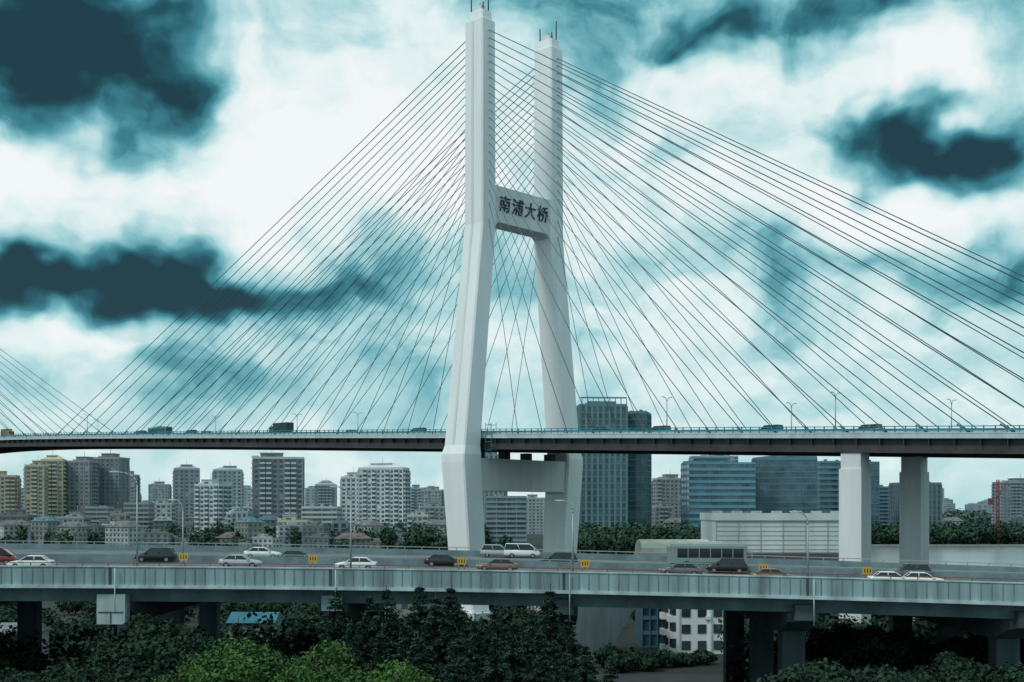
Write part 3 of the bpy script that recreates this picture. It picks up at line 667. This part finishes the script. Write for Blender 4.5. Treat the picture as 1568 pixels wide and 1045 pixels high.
# ------------------------------------------------------------- trees
bark=mat('bark',(.05,.04,.035),.95,var=.3,scale=2)
def norm(a): return a/(np.linalg.norm(a,axis=1)[:,None]+1e-9)
def join_tree(name,trunk,lm):
    tm=trunk.mesh(name+'_t')
    import bmesh
    bm=bmesh.new(); bm.from_mesh(tm); n0=len(bm.faces)
    for f in bm.faces: f.material_index=0
    bm.from_mesh(lm); bm.faces.ensure_lookup_table()
    for i in range(n0,len(bm.faces)): bm.faces[i].material_index+=1
    me=bpy.data.meshes.new(name); bm.to_mesh(me); bm.free()
    me.materials.append(tm.materials[0])
    for m_ in lm.materials: me.materials.append(m_)
    return me
def cedar(Ht,R,lmats,seed):
    rs=np.random.default_rng(seed); m=MB()
    for k in range(6):
        m.tube((0,0,Ht*k/6),(0,0,Ht*(k+1)/6),.35*(1-k/6)+.03,bark,.35*(1-(k+1)/6)+.03,7)
    Cs=[];Ns=[];mi=[]
    h=Ht*.25
    while h<Ht-.3:
        f=(h-Ht*.25)/(Ht*.75); nb=9 if f<.85 else 6
        for b in range(nb):
            a=rs.random()*6.283; ln=R*(1-f)**.95*rs.uniform(.55,1.2)+.2; dz=rs.uniform(-.12,.28)
            d=np.array([math.cos(a),math.sin(a),dz]); n=int(28+50*ln/2)
            s=rs.random(n)**.7; sp=.10+.33*np.sin(np.pi*np.clip(s,0,1)*.85)*ln*.35
            side=np.array([-math.sin(a),math.cos(a),0])
            c=d[None]*(s*ln)[:,None]+side[None]*(rs.normal(size=n)*sp)[:,None]
            c[:,2]+=h-(s**2)*ln*.18-np.abs(rs.normal(size=n))*.12
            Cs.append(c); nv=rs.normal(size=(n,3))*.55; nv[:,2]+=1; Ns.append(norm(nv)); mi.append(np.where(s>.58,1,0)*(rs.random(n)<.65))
            if ln>1: m.tube((0,0,h),(d[0]*ln*.8,d[1]*ln*.8,h+dz*ln*.8-.1*ln),.05,bark,.02,4)
        h+=.42+.14*rs.random()
    lm=leaves('l',np.concatenate(Cs),np.concatenate(Ns),.18,lmats,np.concatenate(mi).astype(int),.38)
    return join_tree('cedar_tree',m,lm)
def broad(Ht,R,lmats,seed,nl=26,per=950,size=.16,flat=.75,trunk_h=.45):
    rs=np.random.default_rng(seed); m=MB()
    m.tube((0,0,0),(0,0,Ht*trunk_h),.38,bark,.26,8)
    cz=Ht-R*flat*1.05; Cs=[];Ns=[];mi=[]
    for i in range(nl):
        v_=rs.normal(size=3); v_/=np.linalg.norm(v_); rr=rs.uniform(.35,.85)
        if v_[2]<-.3: v_[2]*=-.6
        c=np.array([v_[0]*R*rr,v_[1]*R*rr,cz+v_[2]*R*flat*rr]); lr_=R*rs.uniform(.2,.38)
        m.tube((0,0,Ht*trunk_h*rs.uniform(.8,1)),tuple(c),.13,bark,.04,5)
        n=int(per*(lr_/R/.32)**2); dv=norm(rs.normal(size=(n,3))); rad=lr_*(rs.random(n)**.35)*rs.uniform(.85,1.12,n)
        p=c+dv*rad[:,None]*np.array([1,1,.72]); 
        p+=rs.normal(size=p.shape)*.10
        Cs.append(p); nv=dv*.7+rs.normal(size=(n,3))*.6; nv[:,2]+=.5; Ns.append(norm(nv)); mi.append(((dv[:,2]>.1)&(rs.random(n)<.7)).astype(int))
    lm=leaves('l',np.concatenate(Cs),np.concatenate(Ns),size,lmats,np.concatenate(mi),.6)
    return join_tree('broadleaf_tree',m,lm)
ced_m=[leafmat('cedar_needles_dark',(.008,.022,.018),(.018,.042,.031),.6),leafmat('cedar_needles_light',(.022,.052,.037),(.05,.10,.064),.6)]  # lighter tip needles paint catch-light onto each cedar
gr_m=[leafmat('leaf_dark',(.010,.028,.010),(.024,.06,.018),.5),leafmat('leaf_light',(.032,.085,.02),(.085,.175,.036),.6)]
dk_m=[leafmat('leaf_shade',(.005,.014,.011),(.013,.031,.021),.5),leafmat('leaf_shade_light',(.011,.031,.02),(.031,.067,.034),.5)]  # near-black greens put the shade under the viaduct into the leaf colour
CE=[cedar(21,5.2,ced_m,i) for i in (1,2,3)]
for px,py,Y in ((514,901,96),(538,948,92),(566,910,98),(592,898,97),(620,948,95),(643,894,99),(667,906,94),(692,896,97),(728,940,93),(758,920,99),(790,948,92),(816,930,98),(843,894,93),(872,945,96),(898,985,92),
                (700,962,86),(640,965,86),(585,968,88),(760,970,86),(830,965,86),(505,975,90),(868,990,86),(935,1005,90),(365,945,104),(385,962,103),(480,985,100)):
    ht=ZY(py,Y); k=random.randrange(3)
    add('cedar_tree',CE[k],(XY(px,Y),Y,0),random.uniform(0,6.28),scale=(ht/21*random.uniform(.8,1.1),ht/21*random.uniform(.8,1.1),ht/21))
BG=[broad(18,5,gr_m,i,32,1300,.13) for i in (11,12)]
for px,py,Y,r_ in ((395,978,70,1.0),(455,975,76,.85),(330,1002,68,.75),(545,998,68,.95),(610,1015,70,.8),(490,1018,64,.7),(280,1032,72,.7)):
    ht=ZY(py,Y); s=ht/18; add('broadleaf_tree',random.choice(BG),(XY(px,Y),Y,0),random.uniform(0,6.28),scale=(s*r_,s*r_,s))
BD=[broad(14,5,dk_m,i,26,800,.2) for i in (21,22,23)]
for px,py,Y,r_ in ((225,930,108,1.0),(165,975,104,1),(60,1010,100,.9),(300,955,108,.8),(250,965,102,.9),(200,1000,98,1.1),(350,985,104,1),(430,985,104,.8),(130,1015,95,.8),(0,1015,104,.9),(15,990,130,1),
                   (1240,988,86,.9),(1290,1000,84,.8),(1200,1010,82,.8),(1420,985,130,1.1),(1500,960,132,1.1),(1560,950,130,1.1),(1380,960,135,1.),(1330,955,128,1.1),(1290,945,150,1.1),(1460,990,104,.9),(1540,1000,102,.9),(1370,1010,100,.8)):
    ht=ZY(py,Y); s=ht/14; add('broadleaf_tree',random.choice(BD),(XY(px,Y),Y,0),random.uniform(0,6.28),scale=(s*r_,s*r_,s))
def mass(name,items,size,mats,per=260):
    Cs=[];Ns=[];mi=[]
    for X,Y,r_,h in items:
        n=per; dv=norm(rng.normal(size=(n,3))); rad=rng.random(n)**.4
        p=np.stack([X+dv[:,0]*rad*r_+rng.normal(size=n)*r_*.15,Y+dv[:,1]*rad*r_,h*.52+dv[:,2]*rad*h*.48*rng.uniform(.8,1.15,n)],1)
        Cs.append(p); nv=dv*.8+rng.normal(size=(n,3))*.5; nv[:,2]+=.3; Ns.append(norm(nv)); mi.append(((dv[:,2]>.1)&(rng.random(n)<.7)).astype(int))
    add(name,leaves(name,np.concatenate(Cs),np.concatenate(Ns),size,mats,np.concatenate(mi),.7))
mid_m=[leafmat('far_leaf_dark',(.015,.04,.03),(.028,.06,.042),.08),leafmat('far_leaf_light',(.03,.07,.045),(.055,.105,.055),.08)]
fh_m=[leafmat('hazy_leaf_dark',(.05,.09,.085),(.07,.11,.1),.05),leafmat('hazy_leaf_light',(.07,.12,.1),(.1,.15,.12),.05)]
it=[]
for i in range(350):
    px=random.uniform(-60,1640); Y=random.uniform(130,330)
    if 1000<px<1140 and Y<240: continue
    if 840<px<1010 and Y<232: continue
    if Y<210 and 510<px<650 and random.random()<.5: continue
    h=ZY(random.uniform(925,985),Y)
    if px>1140: h=ZY(random.uniform(905,960),Y)  # dark crowns added here stand in for deep shadow under the viaduct
    if h<4: h=random.uniform(4,6)
    h=min(h,13); it.append((XY(px,Y),Y,random.uniform(2.8,4.6),h))
for px,Y,h in ((945,200,3),(965,203,3.5),(990,202,2.5),(1015,206,3),(1045,208,2.2),(930,206,4),(1075,210,2.5)): it.append((XY(px,Y),Y,2.2,h))
mass('park_trees_and_shade_crowns',it,.42,dk_m,520)
it=[]
for i in range(150):
    Y=random.uniform(560,760); px=random.uniform(880,1110); it.append((XY(px,Y),Y,random.uniform(4,7),ZY(random.uniform(797,806),Y)*random.uniform(.8,1.02)))
mass('riverside_trees',it,.9,mid_m,300)
it=[(XY(px,Y),Y,random.uniform(5,9),random.uniform(12,19)) for px,Y in [(random.uniform(1130,1660),random.uniform(888,960)) for _ in range(170)]]
mass('far_bank_trees',it,1.2,mid_m,240)
it=[(XY(px,Y),Y,random.uniform(3,8),random.uniform(8,19)) for px,Y in [(random.choice([random.uniform(-30,700),random.gauss(380,60),random.gauss(640,50)]),random.uniform(700,1050)) for _ in range(260)]]
mass('city_trees',it,1.1,mid_m,220)
it=[(XY(px,Y),Y,random.uniform(25,50),random.uniform(14,30)) for px,Y in [(random.uniform(-100,1700),random.uniform(1500,3500)) for _ in range(260)]]
mass('horizon_trees',it,4.5,fh_m,240)
print('done',len(bpy.data.objects))
